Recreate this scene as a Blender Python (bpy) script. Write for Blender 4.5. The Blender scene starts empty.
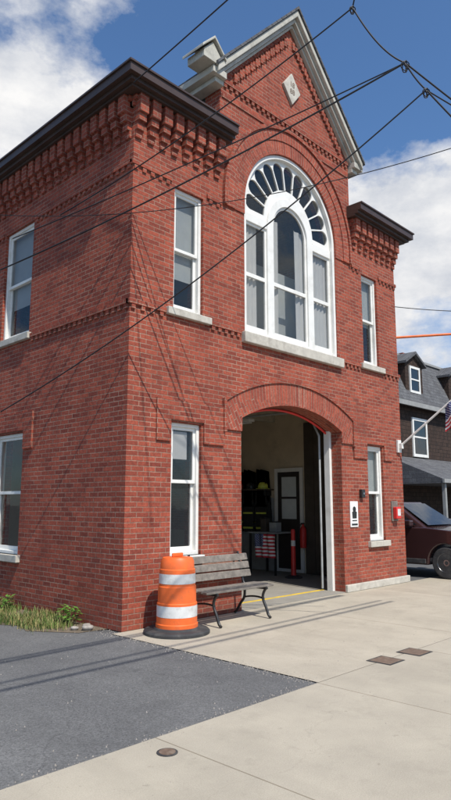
import bpy, bmesh, math, random
from mathutils import Vector, Matrix
random.seed(7)
D=bpy.data; SC=bpy.context.scene; COL=SC.collection
pi=math.pi

# ---------------- materials ----------------
def newmat(name):
    m=D.materials.new(name); m.use_nodes=True
    nt=m.node_tree; b=nt.nodes['Principled BSDF']
    return m,nt,b
def N(nt,t,**kw):
    n=nt.nodes.new(t)
    for k,v in kw.items(): setattr(n,k,v)
    return n
def mixc(nt,fac,a,b,mode='MIX'):
    n=N(nt,'ShaderNodeMix',data_type='RGBA',blend_type=mode)
    for s,v in ((n.inputs[0],fac),(n.inputs[6],a),(n.inputs[7],b)):
        if hasattr(v,'links'): nt.links.new(v,s)
        else: s.default_value=v if not isinstance(v,tuple) else (v[0],v[1],v[2],1)
    return n.outputs[2]
def noise(nt,vec,scale,detail=6,rough=.6):
    n=N(nt,'ShaderNodeTexNoise'); n.inputs['Scale'].default_value=scale; n.inputs['Detail'].default_value=detail; n.inputs['Roughness'].default_value=rough
    nt.links.new(vec,n.inputs['Vector']); return n.outputs['Fac']
def ramp(nt,fac,p0,p1,c0=(0,0,0),c1=(1,1,1)):
    n=N(nt,'ShaderNodeValToRGB'); e=n.color_ramp.elements
    e[0].position=p0; e[0].color=(*c0,1); e[1].position=p1; e[1].color=(*c1,1)
    nt.links.new(fac,n.inputs[0]); return n.outputs[0]
def bump(nt,b,h,strength=.3,dist=.01):
    n=N(nt,'ShaderNodeBump'); n.inputs['Strength'].default_value=strength; n.inputs['Distance'].default_value=dist
    nt.links.new(h,n.inputs['Height']); nt.links.new(n.outputs[0],b.inputs['Normal'])
def simple(name,col,rough=.6,var=.2,scale=6,metal=0,bmp=.1,dirt=None,alpha=1):
    m,nt,b=newmat(name); tc=N(nt,'ShaderNodeTexCoord').outputs['Object']
    f=noise(nt,tc,scale)
    dk=tuple(c*(1-var) for c in col); lt=tuple(min(1,c*(1+var)) for c in col)
    c=mixc(nt,ramp(nt,f,.3,.7),dk,lt)
    if dirt:
        f2=noise(nt,tc,scale*.6,8,.75); c=mixc(nt,ramp(nt,f2,.5,.75),c,dirt)
    nt.links.new(c,b.inputs['Base Color'])
    b.inputs['Roughness'].default_value=rough; b.inputs['Metallic'].default_value=metal
    if bmp: bump(nt,b,noise(nt,tc,scale*8),bmp,.005)
    return m
def brickmat(name,c1=(.36,.085,.05),c2=(.17,.04,.028),mortar=(.38,.25,.185),bw=.205,rh=.068,ms=.0068,foot=True):
    m,nt,b=newmat(name); uv=N(nt,'ShaderNodeUVMap',uv_map='UVMap').outputs[0]; tc=N(nt,'ShaderNodeTexCoord').outputs['Object']
    w=N(nt,'ShaderNodeTexNoise'); w.inputs['Scale'].default_value=4; w.inputs['Detail'].default_value=4; nt.links.new(uv,w.inputs['Vector'])
    va=N(nt,'ShaderNodeVectorMath',operation='MULTIPLY_ADD'); nt.links.new(w.outputs['Color'],va.inputs[0]); va.inputs[1].default_value=(.014,.01,0); nt.links.new(uv,va.inputs[2])
    br=N(nt,'ShaderNodeTexBrick'); nt.links.new(va.outputs[0],br.inputs['Vector'])
    br.inputs['Scale'].default_value=1; br.inputs['Brick Width'].default_value=bw; br.inputs['Row Height'].default_value=rh
    br.inputs['Mortar Size'].default_value=ms; br.inputs['Mortar Smooth'].default_value=.3; br.inputs['Bias'].default_value=-.15
    br.inputs['Color1'].default_value=(*c1,1); br.inputs['Color2'].default_value=(*c2,1)
    fm=noise(nt,tc,1.7,8,.7)
    nt.links.new(mixc(nt,ramp(nt,fm,.4,.7),mortar,tuple(x*.45 for x in mortar)),br.inputs['Mortar'])
    f=noise(nt,tc,1.6,8,.7)
    c=mixc(nt,ramp(nt,f,.35,.72,(0,0,0),(.45,.45,.45)),br.outputs['Color'],(c1[0]*.55,c1[1]*.55,c1[2]*.62))
    f3=noise(nt,tc,22,5,.75)
    c=mixc(nt,.7,c,mixc(nt,1.0,c,ramp(nt,f3,.3,.7,(.55,.55,.55),(1.5,1.45,1.45)),'MULTIPLY'))
    mp=N(nt,'ShaderNodeMapping'); mp.inputs['Scale'].default_value=(2.2,2.2,.7); nt.links.new(tc,mp.inputs[0])
    f4=noise(nt,mp.outputs[0],1.1,8,.7)
    c=mixc(nt,ramp(nt,f4,.52,.82,(0,0,0),(.6,.6,.6)),c,(.085,.034,.028))
    mp2=N(nt,'ShaderNodeMapping'); mp2.inputs['Scale'].default_value=(2,2,6); mp2.inputs['Location'].default_value=(5,3,1); nt.links.new(tc,mp2.inputs[0])
    f5=noise(nt,mp2.outputs[0],3.5,10,.85)
    c=mixc(nt,ramp(nt,f5,.58,.8,(0,0,0),(.8,.8,.8)),c,(.5,.29,.21))
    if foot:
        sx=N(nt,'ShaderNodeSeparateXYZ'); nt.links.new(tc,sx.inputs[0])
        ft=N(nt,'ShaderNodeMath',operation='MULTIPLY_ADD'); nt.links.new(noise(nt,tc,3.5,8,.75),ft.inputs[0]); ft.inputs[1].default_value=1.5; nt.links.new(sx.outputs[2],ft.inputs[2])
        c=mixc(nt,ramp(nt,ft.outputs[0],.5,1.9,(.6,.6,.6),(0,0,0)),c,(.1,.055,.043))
    nt.links.new(c,b.inputs['Base Color']); b.inputs['Roughness'].default_value=.9
    b.inputs['Specular IOR Level'].default_value=.25
    h=N(nt,'ShaderNodeMath',operation='MULTIPLY_ADD'); nt.links.new(br.outputs['Fac'],h.inputs[0]); h.inputs[1].default_value=-1; nt.links.new(f3,h.inputs[2])
    bump(nt,b,h.outputs[0],.7,.009)
    return m
M={}
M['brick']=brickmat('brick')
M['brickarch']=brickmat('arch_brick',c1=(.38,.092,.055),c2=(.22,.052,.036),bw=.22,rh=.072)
M['white']=simple('white_paint',(.76,.75,.71),.45,.05,5,bmp=.05,dirt=(.58,.56,.51))
M['whiteold']=simple('weathered_white_trim',(.46,.44,.38),.6,.15,4,bmp=.2,dirt=(.25,.24,.2))
M['brown']=simple('brown_metal',(.055,.034,.027),.45,.25,3,bmp=.08)
M['stone']=simple('pale_stone',(.48,.45,.39),.85,.15,8,bmp=.3,dirt=(.3,.27,.23))
M['slate']=brickmat('slate',c1=(.09,.1,.09),c2=(.06,.07,.07),mortar=(.03,.03,.03),bw=.25,rh=.18,ms=.008,foot=False)
M['roofing']=simple('roof_membrane',(.06,.06,.06),.9)
M['black']=simple('black_iron',(.02,.02,.02),.4,.3,10)
M['wood']=simple('grey_weathered_wood',(.19,.165,.14),.8,.35,12,bmp=.3,dirt=(.1,.085,.07))
M['orange']=simple('orange_plastic',(.8,.14,.025),.45,.1,7,bmp=.05,dirt=(.5,.12,.04))
M['band']=simple('reflective_white',(.66,.66,.64),.35,.1,8,bmp=.05,dirt=(.4,.38,.34))
M['rubber']=simple('black_rubber',(.035,.035,.037),.8,.3,9,dirt=(.1,.095,.085))
M['plaster']=simple('beige_plaster',(.58,.48,.34),.85,.08,3,bmp=.1,dirt=(.4,.33,.23))
M['greypanel']=simple('grey_panel',(.3,.31,.31),.6)
M['ceil']=simple('ceiling_paint',(.55,.5,.4),.9)
M['red']=simple('red_paint',(.6,.03,.025),.45,.1)
M['yellow']=simple('yellow_paint',(.75,.5,.04),.6,.15,dirt=(.4,.33,.15))
M['yellowtape']=simple('lime_reflective_tape',(.65,.7,.1),.4)
M['coat']=simple('black_coat_fabric',(.025,.024,.022),.9,.4,15,bmp=.4)
M['darkdoor']=simple('dark_painted_door',(.035,.03,.028),.4)
M['darkpanel']=simple('brown_wood_and_wall_shade',(.075,.06,.045),.7,.2,3,dirt=(.045,.037,.028))  # brown wood of shelf and box, also the painted shade of the side wall
M['curtain']=simple('white_curtain',(.82,.82,.79),.9,.05)
M['blind']=simple('pale_blind',(.6,.64,.63),.9,.06)
M['wire']=simple('black_cable',(.012,.012,.014),.5,.2,5,bmp=0)
M['cable_orange']=simple('orange_sleeve',(.8,.16,.03),.5)
M['shingle']=brickmat('dark_shingle',c1=(.065,.042,.032),c2=(.03,.022,.018),mortar=(.012,.01,.008),bw=.14,rh=.16,ms=.008,foot=False)
M['asph_roof']=brickmat('grey_roof_shingle',c1=(.13,.135,.14),c2=(.09,.09,.095),mortar=(.05,.05,.05),bw=.3,rh=.15,ms=.006,foot=False)
for k in ('shingle','asph_roof','slate'):
    for n in M[k].node_tree.nodes:
        if n.type=='MIX':
            v=n.inputs[7]
            if not v.is_linked and abs(v.default_value[0]-.5)<.01: v.default_value=(.14,.14,.13,1)
            if not v.is_linked and abs(v.default_value[0]-.085)<.001: v.default_value=(.03,.03,.03,1)
M['trimgrey']=simple('grey_house_trim',(.28,.28,.27),.6,.15,4)
M['carpaint']=simple('dark_car_paint',(.04,.018,.018),.22,.05,2,bmp=0)
M['carpaint'].node_tree.nodes['Principled BSDF'].inputs['Coat Weight'].default_value=.6
M['rim']=simple('alloy',(.5,.5,.52),.3,.1,5,metal=1,bmp=0)
M['rust']=simple('rusty_iron',(.15,.1,.07),.8,.3,20,bmp=.3,dirt=(.22,.19,.15))
M['rock']=simple('field_stone',(.3,.27,.24),.9,.3,20,bmp=.4)
M['grass']=simple('grass_blade',(.10,.15,.03),.7,.5,3,bmp=0)
M['drygrass']=simple('dry_grass',(.3,.25,.1),.8,.3,3,bmp=0)
M['leaf']=simple('weed_leaf',(.09,.2,.025),.6,.3,6,bmp=0)
M['soil']=simple('soil',(.14,.11,.075),.95,.35,12,bmp=.5)
M['paper']=simple('paper',(.8,.79,.77),.8,.03)
m,nt,b=newmat('glass'); M['glass']=m
b.inputs['Base Color'].default_value=(.03,.04,.045,1); b.inputs['Roughness'].default_value=.03; b.inputs['Alpha'].default_value=.25; b.inputs['IOR'].default_value=1.6
b.inputs['Specular IOR Level'].default_value=1.0
tc=N(nt,'ShaderNodeTexCoord').outputs['Object']; bump(nt,b,noise(nt,tc,2.5,2,.4),.15,.02)
m,nt,b=newmat('dark_glass'); M['dglass']=m
b.inputs['Base Color'].default_value=(.012,.015,.018,1); b.inputs['Roughness'].default_value=.04; b.inputs['IOR'].default_value=1.55
tc=N(nt,'ShaderNodeTexCoord').outputs['Object']; bump(nt,b,noise(nt,tc,2.5,2,.4),.12,.02)

def groundmat(name,base,dark,speck,jx=None,jy=None,ox=0,oy=0,fine=120,crack=.45,cs=.42):
    m,nt,b=newmat(name); tc=N(nt,'ShaderNodeTexCoord').outputs['Object']
    c=mixc(nt,ramp(nt,noise(nt,tc,.9,8,.7),.32,.68),dark,base)
    s=noise(nt,tc,fine,3,.8)
    c=mixc(nt,1.0,c,ramp(nt,s,.3,.7,(1-speck,)*3,(1+speck,)*3),'MULTIPLY')
    st=noise(nt,tc,2.2,10,.78); c=mixc(nt,ramp(nt,st,.53,.72,(0,0,0),(.6,.6,.6)),c,tuple(x*.62 for x in base))
    mpy=N(nt,'ShaderNodeMapping'); mpy.inputs['Scale'].default_value=(1.4,.25,1); nt.links.new(tc,mpy.inputs[0])
    ty=noise(nt,mpy.outputs[0],1.3,6,.6); c=mixc(nt,ramp(nt,ty,.5,.75,(0,0,0),(.5,.5,.5)),c,tuple(x*.7 for x in base))
    sp=noise(nt,tc,11,4,.6); c=mixc(nt,ramp(nt,sp,.66,.75,(0,0,0),(.6,.6,.6)),c,tuple(x*.45 for x in base))
    vo=N(nt,'ShaderNodeTexVoronoi',feature='DISTANCE_TO_EDGE'); vo.inputs['Scale'].default_value=cs
    wn=N(nt,'ShaderNodeTexNoise'); wn.inputs['Scale'].default_value=1.5; wn.inputs['Detail'].default_value=8; nt.links.new(tc,wn.inputs['Vector'])
    va=N(nt,'ShaderNodeVectorMath',operation='MULTIPLY_ADD'); nt.links.new(wn.outputs['Color'],va.inputs[0]); va.inputs[1].default_value=(.9,.9,0); nt.links.new(tc,va.inputs[2]); nt.links.new(va.outputs[0],vo.inputs['Vector'])
    ck=ramp(nt,vo.outputs['Distance'],.001,.0028,(crack,)*3,(0,0,0))
    c=mixc(nt,ck,c,tuple(x*.4 for x in dark))
    if jx:
        br=N(nt,'ShaderNodeTexBrick'); br.offset=0; mp=N(nt,'ShaderNodeMapping'); mp.inputs['Location'].default_value=(ox,oy,0); nt.links.new(tc,mp.inputs[0]); nt.links.new(mp.outputs[0],br.inputs['Vector'])
        br.inputs['Scale'].default_value=1; br.inputs['Brick Width'].default_value=jx; br.inputs['Row Height'].default_value=jy; br.inputs['Mortar Size'].default_value=.007; br.inputs['Mortar Smooth'].default_value=.5
        br.inputs['Color1'].default_value=(1,1,1,1); br.inputs['Color2'].default_value=(.88,.88,.87,1); br.inputs['Mortar'].default_value=(.5,.47,.43,1)
        c=mixc(nt,1.0,c,br.outputs['Color'],'MULTIPLY')
    nt.links.new(c,b.inputs['Base Color']); b.inputs['Roughness'].default_value=.93; b.inputs['Specular IOR Level'].default_value=.2
    bump(nt,b,s,.4,.006)
    return m
M['concrete']=groundmat('concrete',(.47,.42,.335),(.37,.33,.265),.16,3.05,3.15,.15,0,crack=.15)
M['sidewalk']=groundmat('sidewalk_concrete',(.49,.44,.355),(.39,.35,.285),.16,1.9,3.4,.17,-.25,crack=.12)
M['asphalt']=groundmat('asphalt',(.155,.155,.153),(.105,.105,.106),.55,fine=80,crack=.35)
M['asphalt2']=groundmat('road_asphalt',(.13,.13,.13),(.09,.09,.09),.4,fine=90)
M['gfloor']=groundmat('garage_floor',(.34,.32,.28),(.24,.22,.19),.1,crack=.1)

def flagmat():
    m,nt,b=newmat('flag_cloth'); uv=N(nt,'ShaderNodeUVMap',uv_map='UVMap').outputs[0]
    sx=N(nt,'ShaderNodeSeparateXYZ'); nt.links.new(uv,sx.inputs[0])
    def mth(op,a,b_=None):
        n=N(nt,'ShaderNodeMath',operation=op)
        for i,v in enumerate((a,b_)):
            if v is None: continue
            if hasattr(v,'links'): nt.links.new(v,n.inputs[i])
            else: n.inputs[i].default_value=v
        return n.outputs[0]
    u,v=sx.outputs[0],sx.outputs[1]
    st=mth('LESS_THAN',mth('MODULO',mth('MULTIPLY',v,13),2),1)
    c=mixc(nt,st,(.75,.73,.7),(.5,.02,.03))
    can=mth('MULTIPLY',mth('LESS_THAN',u,.4),mth('GREATER_THAN',v,6/13))
    stars=mth('GREATER_THAN',mth('MULTIPLY',mth('SINE',mth('MULTIPLY',u,94)),mth('SINE',mth('MULTIPLY',v,64))),.55)
    c=mixc(nt,can,c,mixc(nt,stars,(.02,.03,.13),(.7,.7,.7)))
    nt.links.new(c,b.inputs['Base Color']); b.inputs['Roughness'].default_value=.85
    return m
M['flag']=flagmat()

# ---------------- geometry helpers ----------------
def boxuv(me):
    if not me.uv_layers: me.uv_layers.new(name='UVMap')
    uvl=me.uv_layers[0].data
    for p in me.polygons:
        n=p.normal; ax,ay,az=abs(n.x),abs(n.y),abs(n.z)
        for li in p.loop_indices:
            co=me.vertices[me.loops[li].vertex_index].co
            if az>ax and az>ay and az>.8: uvl[li].uv=(co.x,co.y)
            elif ax>ay: uvl[li].uv=(co.y,co.z)
            else: uvl[li].uv=(co.x,co.z)
def finish(bm,name,mat,parent=None,local=False,smooth=False,bevel=0,uv=True,seg=2):
    bmesh.ops.remove_doubles(bm,verts=bm.verts,dist=1e-5)
    bmesh.ops.recalc_face_normals(bm,faces=bm.faces)
    for f in bm.faces: f.smooth=smooth
    me=D.meshes.new(name); bm.to_mesh(me); bm.free()
    me.update()
    if uv: boxuv(me)
    return link(me,name,mat,parent,local,smooth,bevel,seg)
def link(me,name,mat,parent=None,local=False,smooth=False,bevel=0,seg=2):
    o=D.objects.new(name,me); COL.objects.link(o)
    if mat is not None:
        if isinstance(mat,str): mat=M[mat]
        me.materials.clear(); me.materials.append(mat)
    if smooth:
        for p in me.polygons: p.use_smooth=True
    if bevel:
        md=o.modifiers.new('bevel','BEVEL'); md.width=bevel; md.segments=seg; md.limit_method='ANGLE'; md.angle_limit=math.radians(40)
    if parent is not None: setparent(o,parent,local)
    return o
def worldm(o):
    mt=o.matrix_basis.copy()
    if o.parent: mt=worldm(o.parent)@o.matrix_parent_inverse@mt
    return mt
def setparent(o,p,local=False):
    o.parent=p
    if not local: o.matrix_parent_inverse=worldm(p).inverted()
def empty(name,loc,label,cat,group=None,rotz=0):
    e=D.objects.new(name,None); COL.objects.link(e); e.location=loc; e.rotation_euler=(0,0,rotz); e.empty_display_size=.2
    tag(e,label,cat,group); return e
def tag(o,label,cat,group=None):
    o['label']=label; o['category']=cat
    if group: o['group']=group
def boxes(name,lst,mat,parent=None,bevel=0,local=False):
    me=D.meshes.new(name); vs=[];fs=[]
    for (x0,x1,y0,y1,z0,z1) in lst:
        k=len(vs); vs+=[(x,y,z) for x in (x0,x1) for y in (y0,y1) for z in (z0,z1)]
        for f in ((0,1,3,2),(4,6,7,5),(0,4,5,1),(2,3,7,6),(0,2,6,4),(1,5,7,3)): fs.append([k+i for i in f])
    me.from_pydata(vs,[],fs); me.update(); boxuv(me)
    return link(me,name,mat,parent,local,False,bevel)
def extmesh(outer,holes,plane,d0,d1):
    cu=D.curves.new('c','CURVE'); cu.dimensions='2D'; cu.fill_mode='BOTH'; cu.extrude=abs(d1-d0)/2
    for pts in [outer]+list(holes):
        s=cu.splines.new('POLY'); s.points.add(len(pts)-1); s.use_cyclic_u=True
        for i,p in enumerate(pts): s.points[i].co=(p[0],p[1],0,1)
    ob=D.objects.new('c',cu); COL.objects.link(ob)
    dg=bpy.context.evaluated_depsgraph_get(); dg.update()
    me=D.meshes.new_from_object(ob.evaluated_get(dg)); D.objects.remove(ob); D.curves.remove(cu)
    mid=(d0+d1)/2
    for v in me.vertices:
        a,b_,z=v.co
        v.co={'XZ':(a,mid+z,b_),'YZ':(mid+z,a,b_),'XY':(a,b_,mid+z)}[plane]
    bm=bmesh.new(); bm.from_mesh(me); D.meshes.remove(me)
    return bm
def ext(name,outer,mat,plane='XZ',d0=0,d1=.1,holes=(),parent=None,bevel=0,local=False,uvfn=None):
    bm=extmesh(outer,holes,plane,d0,d1)
    o=finish(bm,name,mat,parent,local,False,bevel)
    if uvfn:
        uvl=o.data.uv_layers[0].data
        for p in o.data.polygons:
            for li in p.loop_indices: uvl[li].uv=uvfn(o.data.vertices[o.data.loops[li].vertex_index].co)
    return o
def rect(a0,a1,b0,b1): return [(a0,b0),(a1,b0),(a1,b1),(a0,b1)]
def arc(cx,cz,r,a0,a1,n): return [(cx+r*math.cos(math.radians(a0+(a1-a0)*i/n)),cz+r*math.sin(math.radians(a0+(a1-a0)*i/n))) for i in range(n+1)]
def lathe(name,prof,mat,parent,n=40,smooth=True,local=True):
    bm=bmesh.new(); rings=[]
    for r,z in prof:
        rings.append([bm.verts.new((r*math.cos(2*pi*i/n),r*math.sin(2*pi*i/n),z)) for i in range(n)])
    for a,b_ in zip(rings,rings[1:]):
        for i in range(n): bm.faces.new((a[i],a[(i+1)%n],b_[(i+1)%n],b_[i]))
    if prof[0][0]>.001: bm.faces.new(rings[0][::-1])
    if prof[-1][0]>.001: bm.faces.new(rings[-1])
    o=finish(bm,name,mat,parent,local,smooth)
    if smooth:
        try: o.data.set_sharp_from_angle(angle=math.radians(35))
        except Exception: pass
    return o
def tube(name,pts,r,mat,parent=None,local=False,res=3,smoothcurve=False):
    cu=D.curves.new('t','CURVE'); cu.dimensions='3D'; cu.bevel_depth=r; cu.bevel_resolution=res; cu.use_fill_caps=True
    if smoothcurve:
        s=cu.splines.new('NURBS'); s.points.add(len(pts)-1); s.order_u=3; s.use_endpoint_u=True; s.resolution_u=8
    else:
        s=cu.splines.new('POLY'); s.points.add(len(pts)-1)
    for i,p in enumerate(pts): s.points[i].co=(*p,1)
    ob=D.objects.new('t',cu); COL.objects.link(ob)
    dg=bpy.context.evaluated_depsgraph_get(); dg.update()
    me=D.meshes.new_from_object(ob.evaluated_get(dg)); D.objects.remove(ob); D.curves.remove(cu)
    return link(me,name,mat,parent,local,True)
def join(name,objs,parent=None,local=False):
    bm=bmesh.new(); mats=[]
    for o in objs:
        me=o.data
        if me.materials[0] not in mats: mats.append(me.materials[0])
        k=len(bm.faces); bm.from_mesh(me); bm.faces.ensure_lookup_table()
        for f in bm.faces[k:]: f.material_index=mats.index(me.materials[0])
    me=D.meshes.new(name); bm.to_mesh(me); bm.free()
    for mt in mats: me.materials.append(mt)
    for o in objs: D.objects.remove(o)
    o=D.objects.new(name,me); COL.objects.link(o)
    if parent is not None: setparent(o,parent,local)
    return o
def text(name,s,size,loc,rot,mat,parent,ext_=.002):
    cu=D.curves.new('f','FONT'); cu.body=s; cu.size=size; cu.extrude=ext_; cu.align_x='CENTER'; cu.align_y='CENTER'
    ob=D.objects.new('f',cu); COL.objects.link(ob); ob.rotation_euler=rot
    dg=bpy.context.evaluated_depsgraph_get(); dg.update()
    me=D.meshes.new_from_object(ob.evaluated_get(dg)); me.transform(Matrix.LocRotScale(Vector(loc),ob.rotation_euler.to_quaternion(),Vector((1,1,1))))
    D.objects.remove(ob); D.curves.remove(cu)
    return link(me,name,mat,parent)

# ---------------- ground ----------------
def sheet(name,x0,x1,y0,y1,z,mat):
    me=D.meshes.new(name); me.from_pydata([(x0,y0,z),(x1,y0,z),(x1,y1,z),(x0,y1,z)],[],[(0,1,2,3)]); me.update(); boxuv(me)
    o=link(me,name,mat); o['kind']='structure'; return o
sheet('ground',-400,400,-400,400,-.012,'asphalt2')
random.seed(3)
edge=[(-.16+random.uniform(-.012,.012),y) for y in [-3.14+i*.08 for i in range(40)]]
edge2=[(x,-3.15+random.uniform(-.015,.012)) for x in [-20+i*.1 for i in range(198)]]
bm=bmesh.new(); bm.faces.new([bm.verts.new((x,y,-.006)) for x,y in edge2+edge+[(-.16,20),(-20,20)]])
o=finish(bm,'asphalt_lot','asphalt'); o['kind']='structure'
sheet('driveway',-.145,9.6,-3.145,0.0,-.002,'concrete')
sheet('sidewalk',-40,40,-6.9,-3.155,0,'sidewalk')
random.seed(7)
# ---------------- fire station ----------------
W=7.35; CX=3.68; DEP=11.0; T=.35
FS=empty('fire_station',(CX,DEP/2,0),'two-storey red brick Victorian fire station with gable and open garage bay','fire station')
LW=(.79,1.38); RW=(5.97,6.56)
dcx,dcz,dR=3.65,.145,3.135
doorarc=[(dcx+dR*math.sin(math.radians(a)),dcz+dR*math.cos(math.radians(a))) for a in [26.52-53.04*i/24 for i in range(25)]]
BX,BZ,BR=3.69,6.64,1.34
bigarch=[(BX-BR,4.38),(BX+BR,4.38)]+arc(BX,BZ,BR,0,180,40)
outer=[(0,0),(2.25,0)]+doorarc[::-1]+[(5.05,0),(W,0),(W,7.55),(5.6,7.55),(5.6,8.72),(CX,10.85),(1.76,8.72),(1.76,7.55),(0,7.55)]
holes=[rect(*LW,.88,2.76),rect(*RW,.88,2.76),rect(LW[0],LW[1]+.01,4.43,6.36),rect(RW[0],RW[1]+.01,4.43,6.36),bigarch]
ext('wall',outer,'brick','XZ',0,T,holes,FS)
SW=(2.75,3.75)
ext('wall',rect(T,DEP,0,7.5),'brick','YZ',0,T,[rect(*SW,.8,2.76),rect(*SW,4.43,6.45),rect(6.6,7.6,.8,2.76),rect(6.6,7.6,4.43,6.45)],FS)
ext('wall',rect(T,DEP,0,7.5),'brick','YZ',W-T,W,[rect(5.2,6.4,.9,2.76),rect(7.6,8.8,.9,2.76),rect(5.2,6.2,4.43,6.45)],FS)
boxes('wall',[(T,W-T,DEP-T,DEP,0,7.5)],'brick',FS)
boxes('clerestory_wall',[(1.76,1.9,T,DEP-.01,7.5,8.6)],'slate',FS)
boxes('clerestory_wall',[(5.46,5.6,T,DEP-.01,7.5,8.6)],'slate',FS)
ext('gable_wall',[(1.91,7.5),(5.45,7.5),(5.45,8.6),(CX,10.75),(1.91,8.6)],'slate','XZ',DEP-.3,DEP-.01,(),FS)
def chevron(hx,zap,zft,th,cx=CX):
    return [(cx-hx,zft),(cx,zap),(cx+hx,zft),(cx+hx,zft-th),(cx,zap-th),(cx-hx,zft-th)]
ext('roof',chevron(2.21,11.10,8.74,.06),'asph_roof','XZ',-.25,DEP+.1,(),FS)
ext('raking_cornice',chevron(2.17,11.03,8.71,.14),'whiteold','XZ',-.22,-.002,(),FS,bevel=.012)
ext('raking_cornice',chevron(2.08,10.885,8.66,.09),'whiteold','XZ',-.15,-.003,(),FS,bevel=.008)
ext('raking_cornice',chevron(2.0,10.79,8.65,.07),'whiteold','XZ',-.08,-.004,(),FS,bevel=.008)
boxes('flat_roof',[(T,1.76,T,DEP-T,7.44,7.5)],'roofing',FS); boxes('flat_roof',[(5.6,W-T,T,DEP-T,7.44,7.5)],'roofing',FS)
boxes('eave_cornice',[(1.44,1.755,-.17,DEP,8.56,8.68),(1.55,1.755,-.1,DEP,8.47,8.559)],'whiteold',FS,bevel=.008)
boxes('eave_cornice',[(5.605,5.92,-.17,DEP,8.56,8.68),(5.605,5.81,-.1,DEP,8.47,8.559)],'whiteold',FS,bevel=.008)
ext('gablet',[(1.2,8.69),(1.6,8.69),(1.6,8.83),(1.4,9.04),(1.2,8.83)],'whiteold','XZ',-.2,.2,(),FS,bevel=.01)
ext('gablet_roof',[(1.13,8.8),(1.4,9.08),(1.67,8.8),(1.67,8.85),(1.4,9.13),(1.13,8.85)],'whiteold','XZ',-.25,.25,(),FS,bevel=.008)
def Lring(p,left=True,xe=1.85):
    if left: return [(-p,-p),(xe,-p),(xe,-.002),(-.002,-.002),(-.002,DEP),(-p,DEP)]
    return [(W+p,-p),(W+p,DEP),(W+.002,DEP),(W+.002,-.002),(5.5,-.002),(5.5,-p)]
for lf in (True,False):
    P=[]
    for p,z0,z1 in ((.2,7.44,7.48),(.27,7.482,7.54),(.345,7.542,7.665),(.37,7.667,7.695)):
        P.append(ext('c',Lring(p,lf),'brown','XY',z0,z1))
    join('cornice',P,FS)
boxes('parapet_cap',[(-.0,1.755,.0,.4,7.552,7.6),(0,.4,.401,DEP,7.505,7.6)],'brown',FS); boxes('parapet_cap',[(5.605,W,0,.4,7.552,7.6),(W-.4,W,.401,DEP,7.505,7.6)],'brown',FS)
CB=((.15,.16,7.17,7.44),(.135,.12,7.05,7.17),(.12,.075,6.93,7.05),(.11,.035,6.82,6.93))
def front_run(x0,x1,L):
    n=max(1,int(round((x1-x0)/.235)))
    for i in range(n):
        c=x0+(i+.5)*(x1-x0)/n
        for w,p,z0,z1 in CB: L.append((c-w/2,c+w/2,-p,.05,z0,z1-.0005))
    L.append((x0,x1,-.10,.05,7.36,7.435)); L.append((x0,x1,-.05,.05,7.28,7.36))
def side_run(y0,y1,L,xs=-1,X=0):
    n=int(round((y1-y0)/.235))
    for i in range(n):
        c=y0+(i+.5)*(y1-y0)/n
        for w,p,z0,z1 in CB:
            a,b_=(X-p,X+.05) if xs<0 else (X-.05,X+p)
            L.append((a,b_,c-w/2,c+w/2,z0,z1-.0005))
    for p,z0,z1 in ((.1,7.36,7.435),(.05,7.28,7.36)):
        a,b_=(X-p,X+.05) if xs<0 else (X-.05,X+p)
        L.append((a,b_,y0,y1,z0,z1))
L=[]; front_run(-.05,1.78,L); side_run(.0,DEP,L); boxes('corbel_table',L,'brick',FS)
L=[]; front_run(5.58,W+.05,L); side_run(.0,DEP,L,1,W); boxes('corbel_table',L,'brick',FS)
def dent_front(x0,x1,z,p=.035,dz=.068,step=.136):
    L=[(x0,x1,-p,.04,z,z+dz)]
    n=int((x1-x0)/step)
    for i in range(n):
        c=x0+(i+.5)*(x1-x0)/n; L.append((c-.034,c+.034,-p+.008,.04,z-dz,z+.002))
    boxes('string_course',L,'brick',FS)
def dent_side(y0,y1,z,p=.035,dz=.068,step=.136):
    L=[(-p,.04,y0,y1,z,z+dz)]
    n=int((y1-y0)/step)
    for i in range(n):
        c=y0+(i+.5)*(y1-y0)/n; L.append((-p+.008,.04,c-.034,c+.034,z-dz,z+.002))
    boxes('string_course',L,'brick',FS)
for x0,x1 in ((-.035,.64),(1.53,2.25),(5.13,5.82),(6.72,W+.03)): dent_front(x0,x1,4.33)
for y0,y1 in ((.0,2.66),(3.84,6.5),(7.7,DEP)): dent_side(y0,y1,4.33)
for x0,x1 in ((-.03,.72),(1.46,1.79),(5.59,5.9),(6.64,W+.03)): dent_front(x0,x1,6.40,p=.03)
for y0,y1 in ((.0,2.7),(3.8,6.55)): dent_side(y0,y1,6.42,p=.03)
dent_front(1.8,5.56,8.62,p=.04); boxes('string_course',[(1.8,5.56,-.02,.04,8.35,8.42)],'brick',FS)
for sgn in (-1,1):
    L=[]
    for i in range(26):
        x=CX+sgn*(.1+i*.07); z=10.83-abs(x-CX)*1.066-.34
        if z>8.75: L.append((x-.0352,x+.0352,-.045 if i%2 else -.03,.04,z-.06,z+.1))
    boxes('rake_dentils',L,'brick',FS)
def panel(x0,x1,w,z0,zt,z1,p=.03,plane='XZ'):
    o=[(x0,z0),(w[0]-.03,z0),(w[0]-.03,zt),(w[1]+.03,zt),(w[1]+.03,z0),(x1,z0),(x1,z1),(x0,z1)]
    ext('window_hood',o,'brick',plane,-p,.02,(),FS)
panel(.5,1.84,LW,2.48,2.79,3.08); panel(5.46,6.9,RW,2.48,2.79,3.08)
panel(SW[0]-.3,SW[1]+.3,SW,2.48,2.79,3.08,plane='YZ')
ro=3.52; ao=math.degrees(math.asin(1.77/ro))
top=[(dcx+ro*math.sin(math.radians(t)),dcz+ro*math.cos(math.radians(t))) for t in [-ao+2*ao*i/30 for i in range(31)]]
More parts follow.
